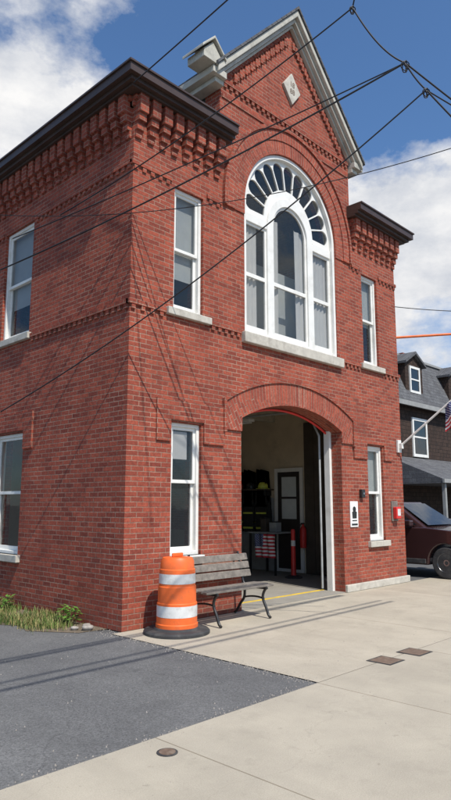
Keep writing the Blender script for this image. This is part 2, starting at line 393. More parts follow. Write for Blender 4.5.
inner=[(dcx+(dR+.003)*math.sin(math.radians(t)),dcz+(dR+.003)*math.cos(math.radians(t))) for t in [26.5-53*i/30 for i in range(31)]]
ext('door_arch',top+[(dcx+1.77,2.74),(dcx+1.403,2.74)]+inner+[(dcx-1.403,2.74),(dcx-1.77,2.74)],'brickarch','XZ',-.03,.015,(),FS,
    uvfn=lambda co:(math.hypot(co.x-dcx,co.z-dcz),math.atan2(co.x-dcx,co.z-dcz)*3.3))
ro2=ro+.06; ao2=math.degrees(math.asin(1.83/ro2))
t2=[(dcx+ro2*math.sin(math.radians(t)),dcz+ro2*math.cos(math.radians(t))) for t in [-ao2+2*ao2*i/30 for i in range(31)]]
ext('hood_mould',t2+[(dcx+1.83,2.7),(dcx+1.775,2.7)]+[(p[0]*1.0+(.004 if p[0]>dcx else -.004),p[1]+.003) for p in top[::-1]]+[(dcx-1.775,2.7),(dcx-1.83,2.7)],'brick','XZ',-.055,.01,(),FS)
def annulus(name,r0,r1,y0,mat,drop=0,uv=True):
    o=arc(BX,BZ,r1,0,180,48); i=arc(BX,BZ,r0,180,0,48)
    if drop: pts=[(BX+r1,BZ-drop)]+o+[(BX-r1,BZ-drop),(BX-r0,BZ-drop)]+i+[(BX+r0,BZ-drop)]
    else: pts=o+i
    ext(name,pts,mat,'XZ',y0,.012,(),FS,uvfn=(lambda co:(math.hypot(co.x-BX,co.z-BZ),math.atan2(co.x-BX,co.z-BZ)*1.6)) if uv else None)
annulus('window_arch',1.345,1.60,-.02,'brickarch',.2)
annulus('window_arch',1.603,1.80,-.035,'brickarch',.2)
annulus('hood_mould',1.803,1.87,-.065,'brick',.2,False)
ext('date_stone',[(CX,9.10),(CX+.26,9.43),(CX,9.76),(CX-.26,9.43)],'stone','XZ',-.05,.01,(),FS,bevel=.01)
text('date_numerals','18',.15,(CX,-.052,9.51),(pi/2,0,0),'rust',FS); text('date_numerals','88',.15,(CX,-.052,9.36),(pi/2,0,0),'rust',FS)
boxes('sill_course',[(2.27,5.12,-.09,.15,4.2,4.378)],'stone',FS,bevel=.012)
boxes('plinth',[(5.06,W+.05,-.05,.1,0,.13)],'stone',FS,bevel=.01)

def window(a,z0,z1,plane,blind=None,sillmat='stone',mid=.5,paper=False,sillext=.08):
    cw=.055
    w=ext('window',rect(a[0]+.001,a[1]-.001,z0+.001,z1-.001),'white',plane,.05,.2,[rect(a[0]+cw,a[1]-cw,z0+cw,z1-cw)],FS,bevel=.006)
    zm=z0+(z1-z0)*mid; s=.045
    ext('sash',rect(a[0]+cw-.004,a[1]-cw+.004,zm-.02,z1-cw+.004),'white',plane,.08,.115,[rect(a[0]+cw+s,a[1]-cw-s,zm+.03,z1-cw-s)],w,bevel=.004)
    ext('sash',rect(a[0]+cw-.004,a[1]-cw+.004,z0+cw-.004,zm+.022),'white',plane,.12,.155,[rect(a[0]+cw+s,a[1]-cw-s,z0+cw+s+.02,zm-.02)],w,bevel=.004)
    ext('glass',rect(a[0]+cw+s-.01,a[1]-cw-s+.01,zm+.02,z1-cw-s+.01),'glass',plane,.096,.1,(),w)
    ext('glass',rect(a[0]+cw+s-.01,a[1]-cw-s+.01,z0+cw+s,zm-.01),'glass',plane,.136,.14,(),w)
    if plane=='XZ': bb=(a[0]-sillext,a[1]+sillext,-.07,.12,z0-.11,z0)
    else: bb=(-.07,.12,a[0]-sillext,a[1]+sillext,z0-.11,z0)
    boxes('sill',[bb],sillmat,w,bevel=.008)
    if blind is not None:
        ext('blind',rect(a[0]+.03,a[1]-.03,z0+(z1-z0)*blind,z1-.04),'blind',plane,.18,.185,(),w)
    if paper:
        ext('paper_notice',rect(a[0]+.1,a[1]-.2,z1-.52,z1-.12),'paper',plane,.104,.106,(),w)
    return w
window(LW,.88,2.76,'XZ',None,'white',.55,paper=True,sillext=.02)
window(RW,.88,2.76,'XZ',.5,'stone',.5)
window((LW[0],LW[1]+.01),4.43,6.36,'XZ',.28,'stone',.5,sillext=.14)
window((RW[0],RW[1]+.01),4.43,6.36,'XZ',.45,'stone',.5,sillext=.14)
window(SW,.8,2.76,'YZ',None,'stone',.5)
window(SW,4.43,6.45,'YZ',.3,'stone',.5)
window((6.6,7.6),.8,2.76,'YZ',.3,'stone',.5)
window((6.6,7.6),4.43,6.45,'YZ',.2,'stone',.5)

def archpoly(x0,x1,z0,zs,n=24):
    c=(x0+x1)/2; r=(x1-x0)/2
    return [(x0,z0),(x1,z0)]+arc(c,zs,r,0,180,n)
big=ext('window',[(BX-BR+.002,4.382),(BX+BR-.002,4.382)]+arc(BX,BZ,BR-.002,0,180,48),'white','XZ',.02,.22,
   [[(BX-BR+.07,4.45),(BX+BR-.07,4.45)]+arc(BX,BZ,BR-.07,0,180,48)],FS,bevel=.01)
big['label']='large arched white Palladian window with fanlight'
hl=[rect(2.49,2.98,4.56,5.42),rect(2.49,2.98,5.49,6.36),rect(4.4,4.89,4.56,5.42),rect(4.4,4.89,5.49,6.36),
    rect(3.23,4.15,4.56,5.42),archpoly(3.23,4.15,5.49,6.52)]
NP=11; dth=180/NP
for k in range(NP):
    th=math.radians(dth*(k+.5)); u=Vector((math.cos(th),math.sin(th))); v=Vector((-u.y,u.x)); c=Vector((BX,BZ))
    pts=[]
    for s_,r_ in ((-.088,.715),(.088,.715)): pts.append(c+u*r_+v*s_)
    for q in range(11):
        a_=q*pi/10; pts.append(c+u*(1.08+.145*math.sin(a_))+v*(.142*math.cos(a_)))
    hl.append([(p.x,p.y) for p in pts])
ext('sash',[(BX-BR+.068,4.448),(BX+BR-.068,4.448)]+arc(BX,BZ,BR-.068,0,180,48),'white','XZ',.09,.13,hl,big,bevel=.004)
ext('glass',[(BX-BR+.1,4.5),(BX+BR-.1,4.5)]+arc(BX,BZ,BR-.11,0,180,48),'glass','XZ',.112,.115,(),big)
ext('mullion',[(3.02,4.46),(3.19,4.46)]+[(3.19,6.52)]+arc(BX,6.53,.5,180,0,24)+[(4.19,4.46),(4.36,4.46),(4.36,6.52)]+arc(BX,6.53,.65,0,180,28)+[(3.02,6.52)],'white','XZ',.055,.1,(),big,bevel=.01)
boxes('transom',[(2.43,3.015,.06,.1,6.4,6.56)],'white',big,bevel=.008); boxes('transom',[(4.365,4.95,.06,.1,6.4,6.56)],'white',big,bevel=.008)
def curtain(name,x0,x1,z0,z1,y,parent,mat='curtain',amp=.022,wl=.11):
    bm=bmesh.new(); n=int((x1-x0)/.02); A=[];B=[]
    for i in range(n+1):
        x=x0+(x1-x0)*i/n; yy=y+amp*math.sin(x/wl*2*pi+1.3*math.sin(x*7))
        A.append(bm.verts.new((x,yy,z0))); B.append(bm.verts.new((x+.01*math.sin(x*30),y+(yy-y)*.5,z1)))
    for i in range(n): bm.faces.new((A[i],A[i+1],B[i+1],B[i]))
    return finish(bm,name,mat,parent,smooth=True)
curtain('curtain',2.48,2.86,4.5,6.45,.17,big); curtain('curtain',3.2,3.46,4.5,6.7,.17,big); curtain('curtain',3.92,4.18,4.5,6.7,.17,big); curtain('curtain',4.46,4.92,4.5,6.45,.17,big)
boxes('window_back_panel',[(2.6,4.8,.45,.47,4.5,5.9)],'blind',big)

# interior
boxes('interior_wall',[(W-T-.03,W-T-.002,T,5.2,.02,3.8),(W-T-.03,W-T-.002,5.2,9.0,.02,.9),(W-T-.03,W-T-.002,5.2,9.0,2.76,3.8)],'plaster',FS)
boxes('interior_wall',[(T,W-T,8.0,8.1,.02,3.8)],'plaster',FS)
boxes('interior_wall',[(T+.002,T+.03,3.8,6.5,.02,3.8)],'plaster',FS); boxes('interior_wall',[(T+.002,T+.03,T,2.7,.02,3.8)],'plaster',FS)
boxes('garage_floor',[(T,W-T,T,8.0,-.3,.012),(2.25,5.05,.0+.002,T,-.3,.01)],'gfloor',FS)
boxes('ceiling',[(T,W-T,T,8.0,3.8,4.0)],'ceil',FS)
for y in (1.6,3.2,4.8,6.4): boxes('ceiling_beam',[(T,W-T,y,y+.14,3.6,3.8)],'ceil',FS)
boxes('wall_panelling',[(W-T-.06,W-T-.03,3.25,5.1,.02,1.75)],'greypanel',FS)
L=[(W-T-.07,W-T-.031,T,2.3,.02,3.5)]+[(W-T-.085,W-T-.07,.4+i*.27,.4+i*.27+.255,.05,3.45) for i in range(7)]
boxes('wall_shade_panel',L,'darkpanel',FS)  # added boards; their dark brown stands in for shade on the side wall
dr=ext('door',rect(2.35,3.2,.03,2.45),'white','YZ',W-T-.08,W-T-.035,[rect(2.44,3.11,.1,2.36)],FS)
ext('door_leaf',rect(2.44,3.11,.1,2.36),'darkdoor','YZ',W-T-.065,W-T-.04,[rect(2.55,3.0,1.25,1.72),rect(2.55,3.0,1.77,2.24)],dr)
ext('glass',rect(2.5,3.05,1.2,2.3),'blind','YZ',W-T-.052,W-T-.05,(),dr)
boxes('threshold_line',[(2.3,5.0,.42,.5,.012,.016)],'yellow',FS)
boxes('door_frame',[(4.975,5.047,.22,.345,.01,2.98)],'white',FS,bevel=.004)
boxes('door_frame',[(2.253,2.31,.24,.345,.01,2.98)],'white',FS,bevel=.004)
for x in (2.3,4.93): tube('door_track',[(x,.42,.05),(x,.42,2.9),(x,.6,3.25),(x,1.0,3.42),(x,4.5,3.5)],.022,'greypanel',FS)
def darc(r,y,a0=26,a1=-26,n=30): return [(dcx+r*math.sin(math.radians(a0+(a1-a0)*i/n)),y,dcz+r*math.cos(math.radians(a0+(a1-a0)*i/n))) for i in range(n+1)]
tube('door_seal',darc(dR-.035,.3),.022,'red',FS)
for k in range(2):
    x=3.2+1.9*k
    lp=empty('ceiling_light',(x,3.0,3.6),'white unlit tube light hanging from garage ceiling','light','lights on garage ceiling')
    boxes('lamp_housing',[(x-.09,x+.09,2.3,3.7,3.37,3.43)],'white',lp,bevel=.01)
    for dx in (-.04,.04): tube('lamp_tube',[(x+dx,2.35,3.35),(x+dx,3.65,3.35)],.014,'white',lp)
    tube('hanger',[(x,2.6,3.43),(x,2.6,3.81)],.006,'black',lp); tube('hanger',[(x,3.1,3.43),(x,3.1,3.81)],.006,'black',lp)
def coat(y,s):
    X=W-T-.07
    c=empty('firefighter_coat',(X-.1,y,1.0),'black firefighter coat with lime reflective bands hanging on wall','coat','coats hanging in the garage')
    o_=[(-.17,.92),(.17,.92),(.17,1.35),(.19,1.0),(.25,1.02),(.2,1.58),(.09,1.72),(0,1.69),(-.09,1.72),(-.2,1.58),(-.25,1.02),(-.19,1.0),(-.17,1.35)]
    ext('coat_body',[(y+a*s,z) for a,z in o_],'coat','YZ',X-.17,X-.02,(),c,bevel=.045)
    ext('reflective_band',rect(y-.16,y+.16,1.0,1.045),'yellowtape','YZ',X-.176,X-.17,(),c)
    ext('reflective_band',rect(y-.16,y+.16,1.36,1.4),'yellowtape','YZ',X-.176,X-.17,(),c)
    for sy in (-1,1): ext('sleeve_band',rect(y+sy*.22*s-.03,y+sy*.22*s+.03,1.14,1.18),'yellowtape','YZ',X-.176,X-.1705,(),c)
    tube('coat_hook',[(X+.04,y,1.76),(X-.05,y,1.74),(X-.07,y,1.7)],.01,'black',c)
coat(3.5,1); coat(3.93,.95); coat(4.35,1)
# shelf with helmets above the coats
sh=empty('wall_shelf',(6.85,3.9,1.95),'brown wall shelf above the hanging coats','shelf')
boxes('shelf_board',[(6.6,6.965,3.25,4.6,1.93,1.96)],'darkpanel',sh,bevel=.004)
for y in (3.35,4.5): boxes('shelf_bracket',[(6.7,6.965,y-.015,y+.015,1.8,1.93)],'black',sh)
for y,mt in ((3.45,'yellowtape'),(3.85,'black'),(4.25,'red')):
    h=empty('fire_helmet',(6.78,y,1.96),'firefighter helmet with wide brim resting on wall shelf','helmet','helmets on the shelf')
    lathe('helmet_shell',[(.12,.02),(.125,.06),(.11,.12),(.07,.16),(0,.175)],mt,h,24); lathe('helmet_brim',[(.17,.0),(.17,.012),(.12,.025)],mt,h,24)
fe=empty('fire_extinguisher',(6.82,2.28,.6),'red fire extinguisher hung on the dark interior wall','fire extinguisher')
lathe('cylinder_body',[(.0,.0),(.07,.01),(.075,.04),(.075,.42),(.05,.48),(.025,.5),(.025,.54),(0,.54)],'red',fe,24); tube('hose',[(0,0,.54),(-.06,.03,.56),(-.1,.04,.4),(-.1,.04,.2)],.012,'black',fe,True,smoothcurve=True); boxes('handle',[(-.08,.05,-.012,.012,.54,.57)],'black',fe,bevel=.004,local=True)
def flag(name,o,du,dv,nu=28,nv=16,amp=.03,nrm=Vector((0,-1,0)),waves=3):
    bm=bmesh.new(); uvl=bm.loops.layers.uv.new('UVMap'); g=[]
    for j in range(nv+1):
        g.append([bm.verts.new(Vector(o)+Vector(du)*(i/nu)+Vector(dv)*(j/nv)+nrm*amp*math.sin(i/nu*waves*2*pi+j*.12)) for i in range(nu+1)])
    for j in range(nv):
        for i in range(nu):
            f=bm.faces.new((g[j][i],g[j][i+1],g[j+1][i+1],g[j+1][i])); f.smooth=True
            for l,(a_,b_) in zip(f.loops,((i,j),(i+1,j),(i+1,j+1),(i,j+1))): l[uvl].uv=(a_/nu,b_/nv)
    me=D.meshes.new(name); bm.to_mesh(me); bm.free(); me.update()
    return link(me,name,'flag')
tb=empty('folding_table',(6.5,3.0,0),'small grey table with american flag draped in front','table')
boxes('tabletop',[(6.15,6.85,2.55,3.4,.93,.96)],'greypanel',tb,bevel=.005)
for xx in (6.2,6.8):
    for yy in (2.6,3.35): boxes('leg',[(xx-.02,xx+.02,yy-.02,yy+.02,.012,.93)],'black',tb)
for (bx,by,bw_,bh,mt) in ((6.45,2.8,.2,.22,'greypanel'),(6.5,3.15,.16,.3,'darkpanel')):
    bb=empty('storage_box',(bx,by,.96),'small storage box with lid on the garage table','box','boxes on the table')
    boxes('box_body',[(bx-bw_/2,bx+bw_/2,by-bw_/2,by+bw_/2,.962,.96+bh)],mt,bb,bevel=.008); boxes('box_lid',[(bx-bw_/2-.01,bx+bw_/2+.01,by-bw_/2-.01,by+bw_/2+.01,.96+bh,.98+bh)],'black',bb,bevel=.004)
f=flag('american_flag',(6.12,3.12,.4),(0,-.6,0),(0,0,.52),amp=.03,nrm=Vector((-1,0,0))); tag(f,'stars and stripes flag draped over the garage table','flag')
rp=empty('traffic_post',(6.15,2.05,.012),'slim red plastic post with reflective collar on rubber foot','traffic post')
lathe('post_body',[(.06,.05),(.055,.1),(.045,.95),(.05,1.0),(.03,1.04),(.0,1.045)],'red',rp,20)
lathe('collar',[(.0505,.68),(.0495,.8)],'band',rp,20); lathe('post_base',[(.19,0),(.19,.03),(.12,.055),(.06,.06)],'rubber',rp,24)

# signs on the front
sg=empty('wall_sign',(5.4,0,1.15),'white notice sign with black figure on brick pier','sign')
boxes('sign_panel',[(5.27,5.53,-.022,-.002,1.17,1.65)],'paper',sg,bevel=.004)
sp=[ext('s',rect(5.3,5.5,1.2,1.235),'black','XZ',-.026,-.022),ext('s',rect(5.32,5.48,1.28,1.3),'black','XZ',-.026,-.022),
 ext('s',arc(5.4,1.5,.055,0,345,16),'black','XZ',-.026,-.022),ext('s',[(5.33,1.33),(5.47,1.33),(5.48,1.45),(5.4,1.475),(5.32,1.45)],'black','XZ',-.0265,-.0225)]
join('sign_symbol',sp,sg)
al=empty('alarm_box',(6.92,0,1.3),'red fire alarm box with pale face on wooden backboard','alarm box')
boxes('backboard',[(6.8,7.04,-.03,-.002,1.25,1.66)],'wood',al,bevel=.004)
boxes('alarm_housing',[(6.83,7.01,-.12,-.031,1.3,1.54)],'red',al,bevel=.015)
boxes('alarm_face',[(6.86,6.98,-.126,-.121,1.36,1.5)],'band',al,bevel=.003)
kb=empty('key_box',(5.7,0,1.75),'small black wall key box','key box')
boxes('box_housing',[(5.62,5.74,-.07,-.002,1.72,1.88)],'black',kb,bevel=.01)
boxes('lock',[(5.66,5.7,-.08,-.071,1.78,1.82)],'rim',kb,bevel=.004)
fp=empty('flagpole',(7.2,0,2.8),'white angled flagpole on wall bracket holding a flag','flagpole')
tube('pole',[(7.2,-.06,2.82),(7.42,-1.9,4.25)],.022,'white',fp); lathe('finial',[(0,-.04),(.035,-.02),(.04,0),(.03,.03),(0,.045)],'rim',fp,16).location=(.22,-1.92,1.46)
boxes('bracket',[(7.13,7.27,-.05,-.002,2.68,2.95),(7.16,7.24,-.12,-.05,2.76,2.88)],'white',fp,bevel=.008)
f=flag('american_flag',(7.315,-1.03,3.06),(.075,-.62,.48),(0,0,.5),amp=.04,nrm=Vector((1,0,0)),waves=2.5); tag(f,'stars and stripes flag hanging from the angled pole','flag')

# ---------------- traffic drum ----------------
dm=empty('traffic_drum',(.47,-.52,0),'orange and white striped traffic drum on black rubber base','traffic drum')
lathe('drum_body',[(.268,.07),(.268,.12),(.258,.13),(.255,.37),(.245,.38),(.241,.57),(.232,.58),(.228,.78),(.217,.79),(.213,.88),(.19,.925),(.13,.93),(.0,.93)],'orange',dm,48)
lathe('reflective_band',[(.2585,.21),(.2572,.345)],'band',dm,48); lathe('reflective_band',[(.2345,.61),(.2322,.73)],'band',dm,48)
for nm in [c for c in dm.children if c.name.startswith('reflective')]:
    bm=bmesh.new(); bm.from_mesh(nm.data); bmesh.ops.delete(bm,geom=[f for f in bm.faces if len(f.verts)>4],context='FACES'); bm.to_mesh(nm.data); bm.free()
boxes('handle',[(-.09,.09,-.015,.015,.93,.98)],'orange',dm,bevel=.012,local=True)
lathe('drum_base',[(.42,0),(.42,.03),(.40,.05),(.3,.055),(.285,.075),(.26,.08)],'rubber',dm,48)

# ---------------- bench ----------------
bn=empty('park_bench',(1.6,-.35,0),'weathered grey slatted bench with black iron legs against wall','bench')
x0,x1=.86,2.22
seat=[(x0,x1,-.66+i*.1,-.66+i*.1+.078,.425+.006*(2-abs(i-2)),.455+.006*(2-abs(i-2))) for i in range(4)]
boxes('seat',seat,'wood',bn,bevel=.006)
bm=bmesh.new()
for i in range(3):
    z=.54+i*.115; y=-.225+i*.035
    v=[]
    for x in (x0,x1):
        for (dy,dz) in ((0,0),(.028,.006),(.028+.026,.098),(.026,.092)): v.append(bm.verts.new((x,y+dy,z+dz)))
    for f_ in ((0,1,2,3),(7,6,5,4),(0,4,5,1),(1,5,6,2),(2,6,7,3),(3,7,4,0)): bm.faces.new([v[k] for k in f_])
finish(bm,'backrest','wood',bn,bevel=.006)
for x in (1.05,2.05):
    P=[tube('l',[(x,-.74,.012),(x,-.70,.03),(x,-.66,.14),(x,-.58,.28),(x,-.64,.4),(x,-.67,.415)],.02,'black',smoothcurve=True),
       tube('l',[(x,-.68,.41),(x,-.5,.405),(x,-.3,.41),(x,-.22,.44),(x,-.17,.62),(x,-.1,.9)],.018,'black',smoothcurve=True),
       tube('l',[(x,-.04,.012),(x,-.08,.03),(x,-.16,.16),(x,-.26,.26),(x,-.24,.4)],.02,'black',smoothcurve=True),
       tube('l',[(x,-.62,.26),(x,-.45,.3),(x,-.24,.25)],.013,'black',smoothcurve=True)]
    join('leg',P,bn)

# ---------------- covers in the pavement ----------------
for (x,y) in ((1.0,-3.17),(1.56,-3.2)):
    c=empty('access_cover',(x,y,0),'rusty rectangular iron cover set in the pavement','pavement cover','iron covers in the pavement')
    boxes('cover_plate',[(x-.13,x+.13,y-.12,y+.12,.002,.007)],'rust',c,bevel=.002); boxes('cover_rim',[(x-.15,x+.15,y-.14,y+.14,.001,.0045)],'rubber',c)
c=empty('valve_cover',(-2.19,-3.42,0),'small round rusty valve cover in the sidewalk','valve cover')
lathe('cover_plate',[(.055,0),(.055,.008),(.0,.009)],'rust',c,24); lathe('cover_rim',[(.07,0),(.07,.005),(.058,.0055)],'rubber',c,24)

# ---------------- grass, weeds, stones ----------------
outl=[(0,.3),(0,9)]+[(-.75+random.uniform(-.12,.12),9-i*.35) for i in range(24)]+[(-.4,.35)]
bm=bmesh.new(); bm.faces.new([bm.verts.new((x,y,-.001)) for x,y in outl]); so=finish(bm,'soil_strip','soil'); so['kind']='structure'
def blades(name,n,mat,h0,h1,fn,w=.006):
    vs=[];fs=[]
    for i in range(n):
        x,y=fn(); h=random.uniform(h0,h1); a_=random.uniform(0,2*pi); lx,ly=math.cos(a_)*h*random.uniform(.1,.7),math.sin(a_)*h*random.uniform(.1,.7)
        p=a_+pi/2; wx,wy=math.cos(p)*w,math.sin(p)*w; k=len(vs)
        vs+=[(x-wx,y-wy,0),(x+wx,y+wy,0),(x+lx*.4+wx*.7,y+ly*.4+wy*.7,h*.6),(x+lx*.4-wx*.7,y+ly*.4-wy*.7,h*.6),(x+lx,y+ly,h)]
        fs+=[(k,k+1,k+2,k+3),(k+3,k+2,k+4)]
    me=D.meshes.new(name); me.from_pydata(vs,[],fs); me.update(); o=link(me,name,mat); o['kind']='stuff'; return o
cl=[(random.uniform(-.7,-.05),random.uniform(.6,8)) for _ in range(60)]
def gfn():
    c=random.choice(cl); return min(-.01,c[0]+random.gauss(0,.08)),c[1]+random.gauss(0,.16)
o=blades('grass',7000,'grass',.03,.13,gfn); tag(o,'patchy green grass growing along the brick wall foot','grass')
o=blades('dry_grass',4500,'drygrass',.03,.15,gfn,.004); tag(o,'dry yellow grass stalks along the brick wall foot','grass')
def weed(x,y,h,n,s):
    w=empty('weed_plant',(x,y,0),'leafy green weed growing at the wall foot','plant','weeds by the wall')
    bm=bmesh.new()
    for i in range(n):
        z=h*(.25+.75*random.random()); a_=random.uniform(0,2*pi); r=random.uniform(.02,.14)*(1.2-z/h*.5); L_=random.uniform(.05,.1)*s
        c=Vector((x+r*math.cos(a_),y+r*math.sin(a_),z)); d=Vector((math.cos(a_),math.sin(a_),random.uniform(-.4,.5))).normalized(); p=d.cross(Vector((0,0,1))).normalized()
        q=[c,c+d*L_*.5+p*L_*.3,c+d*L_,c+d*L_*.5-p*L_*.3]; bm.faces.new([bm.verts.new(t) for t in q])
    me=D.meshes.new('foliage'); bm.to_mesh(me); bm.free(); link(me,'foliage','leaf',w)
    P=[tube('s',[(x,y,0),(x+random.uniform(-.08,.08),y+random.uniform(-.08,.08),h*random.uniform(.6,1))],.004,'leaf') for _ in range(4)]
    join('stem',P,w)
weed(-.16,.95,.24,90,1); weed(-.25,2.6,.22,80,1); weed(-.4,3.4,.2,70,.8)
def rockmesh(x,y,r,sd=0):
    bm=bmesh.new(); bmesh.ops.create_icosphere(bm,subdivisions=3,radius=r)
    for v in bm.verts:
        n_=math.sin(v.co.x*2.8/r+x*9)*math.cos(v.co.y*2.6/r+sd)*.15+math.sin(v.co.z*4/r)*.08; v.co*=1+n_; v.co.z*=.6; v.co+=Vector((x,y,r*.4))
    return bm
for (x,y,r) in ((-.22,.42,.07),(-.33,.55,.05),(-.12,.6,.05)):
    o=finish(rockmesh(x,y,r),'stone','rock',smooth=True); tag(o,'small rough field stone by the building corner','stone','stones by the wall')
def grit(name,n,fn,mat):
    vs=[];fs=[]
    for i in range(n):
        x,y=fn(); r=random.uniform(.003,.008); k=len(vs)
        for q in range(4):
            a_=q*pi/2+random.uniform(-.4,.4); vs.append((x+r*math.cos(a_),y+r*math.sin(a_),-.005))
        vs.append((x,y,r*.9)); fs+=[(k,k+1,k+4),(k+1,k+2,k+4),(k+2,k+3,k+4),(k+3,k,k+4)]
    me=D.meshes.new(name); me.from_pydata(vs,[],fs); me.update(); o=link(me,name,mat); o['kind']='stuff'; return o
def gf1():
    t=random.random()
    if t<.35: return random.gauss(-.16,.07),random.uniform(-3.1,.1)
    if t<.6: return random.uniform(-6,-.2),random.gauss(-3.15,.06)
    if t<.8: return -abs(random.gauss(0,.25)),random.uniform(-.1,4)
    return random.uniform(-5,3),random.uniform(-4.5,-.1)
o=grit('gravel',1500,gf1,'rock'); tag(o,'loose grit and small gravel along the pavement edges','gravel')

# ---------------- overhead wires ----------------
def wire(p,q,sag,r,label='black overhead cable crossing in front of the building',n=24,mat='wire',name='overhead_wire'):
    P=[]
    for i in range(n+1):
        t=i/n; v=Vector(p).lerp(Vector(q),t); v.z-=sag*4*t*(1-t); P.append(v)
    o=tube(name,P,r,mat,res=2); tag(o,label,'cable','overhead cables'); return o
A=(.54,-3.34,7.23); B=(1.04,-3.70,6.61); C_=(1.24,-3.84,6.30)
wire(A,(-.48,1.1,5.82),.12,.0085)
wire(B,(-1.0,1.83,5.02),.10,.011); wire(B,(-.9,1.7,5.5),.05,.008)
wire(C_,(-.84,1.89,2.92),.22,.009)
wire((2.1,-3.73,5.99),(-1.04,1.86,5.88),.3,.006)
wire((-.53,-4.43,7.5),(-.25,-.3,7.4),.02,.009)
wire(A,(-.6,-5.2,10.2),.0,.009); wire(A,B,.12,.009)
wire(B,C_,.03,.009); wire(B,(2.6,-4.6,5.6),.02,.01); wire(C_,(2.4,-4.7,4.9),.03,.01); wire(C_,(2.7,-4.5,5.9),.02,.008)
for (ya,yb,z,r) in ((-5.2,-5.5,7.2,.02),(-5.45,-5.6,7.25,.025),(-5.75,-6.2,7.0,.018),(-6.3,-6.6,7.3,.025),(-4.7,-4.9,7.6,.018)):
    wire((-22,ya,z),(3.5 if ya<-5 else -3.5,yb,z+.4),.3,r,'black street power line running above the sidewalk')
for (p,rr) in ((A,.04),(B,.06),(C_,.05)):
    P=[Vector(p)+Vector((math.cos(t*.7)*rr*(1+.2*math.sin(t)),math.sin(t*.9)*rr*.5,math.sin(t*.7)*rr-rr*.8)) for t in range(26)]
    o=tube('cable_coil',P,.006,'wire',res=2,smoothcurve=True); tag(o,'tangled coil of black cable at a splice','cable','cable splice coils')
wire((7.6,.6,6.2),(12.5,-3.4,6.6),.25,.01)
w=wire((7.7,1.0,5.45),(9.6,-1.2,5.6),.0,.03,'orange insulating sleeve on an overhead cable',6,'cable_orange','cable_sleeve')
wire((9.6,-1.2,5.6),(12.5,-4.4,5.9),.05,.01)

# ---------------- parked car ----------------
car=empty('parked_car',(9.25,1.0,0),'dark maroon suv parked beside the fire station','car',rotz=-pi/2)
def arch_(cx,r,n=14): return [(cx+r*math.cos(pi*i/n),.33+r*math.sin(pi*i/n)) for i in range(n+1)]
prof=[(2.25,.3)]+[(1.84,.3)]+arch_(1.42,.41)+[(1.0,.27),(-1.0,.27)]+arch_(-1.42,.41)+[(-1.84,.3),(-2.28,.32),(-2.36,.55),(-2.34,.95),(-2.2,1.1),(.95,1.08),(1.6,1.02),(2.1,.93),(2.3,.78),(2.36,.55)]
ext('body',prof,'carpaint','XZ',-.93,.93,(),car,bevel=.07,local=True)
bz,tz=1.07,1.64
bm=bmesh.new(); V=[bm.verts.new(c) for c in [(-2.2,-.86,bz),(.95,-.84,bz),(.95,.84,bz),(-2.2,.86,bz),(-1.95,-.68,tz),(.1,-.66,tz),(.1,.66,tz),(-1.95,.68,tz)]]
for f_ in ((0,1,5,4),(1,2,6,5),(2,3,7,6),(3,0,4,7),(4,5,6,7)): bm.faces.new([V[i] for i in f_])
finish(bm,'cabin','carpaint',car,local=True,bevel=.06,seg=3)
def sidepane(xa,xb,xc,xd,side,nm='side_window'):
    z0,z1=1.13,1.56
    f=lambda z:(.86-(z-bz)/(tz-bz)*.18)+.006
    pts=[(xa,side*f(z0),z0),(xb,side*f(z0),z0),(xc,side*f(z1),z1),(xd,side*f(z1),z1)]
    me=D.meshes.new(nm); me.from_pydata(pts,[],[(0,1,2,3)]); me.update(); link(me,nm,'dglass',car,True)
for sd in (-1,1):
    sidepane(-.35,.72,.05,-.3,sd); sidepane(-1.35,-.42,-.38,-1.25,sd); sidepane(-2.02,-1.42,-1.32,-1.82,sd)
me=D.meshes.new('windshield'); me.from_pydata([(.93,-.74,1.12),(.93,.74,1.12),(.19,.6,1.6),(.19,-.6,1.6)],[],[(0,1,2,3)]); me.update(); w=link(me,'windshield','dglass',car,True); w.location=(.02,0,.012)
for sx in (1.42,-1.42):
    for sy in (-1,1):
        wl=D.objects.new('wheel',None); COL.objects.link(wl); wl.parent=car; wl.location=(sx,sy*.82,.34); wl.rotation_euler=(pi/2,0,0)
        lathe('tyre',[(.2,-.11),(.31,-.11),(.34,-.08),(.345,0),(.34,.08),(.31,.11),(.2,.11)],'rubber',wl,32)
        lathe('rim',[(.0,-.1),(.05,-.112),(.19,-.095),(.205,-.112),(.205,.112),(.19,.095),(.05,.112),(0,.1)],'rim',wl,32)
for sy in (-1,1):
    boxes('headlight',[(2.1,2.3,sy*.78-.12,sy*.78+.12,.72,.86)],'band',car,bevel=.03,local=True)
    boxes('mirror',[(.5,.68,min(sy*.9,sy*1.08),max(sy*.9,sy*1.08),1.1,1.24)],'carpaint',car,bevel=.03,local=True)
    for xa in (-.25,-1.3): boxes('door_handle',[(xa,xa+.2,sy*.935-.012,sy*.935+.012,.93,.96)],'rim',car,bevel=.005,local=True)
    boxes('sill_trim',[(-.95,.95,sy*.93-.02,sy*.93+.02,.3,.4)],'rubber',car,bevel=.01,local=True)
boxes('grille',[(2.33,2.38,-.5,.5,.5,.75)],'black',car,bevel=.01,local=True)

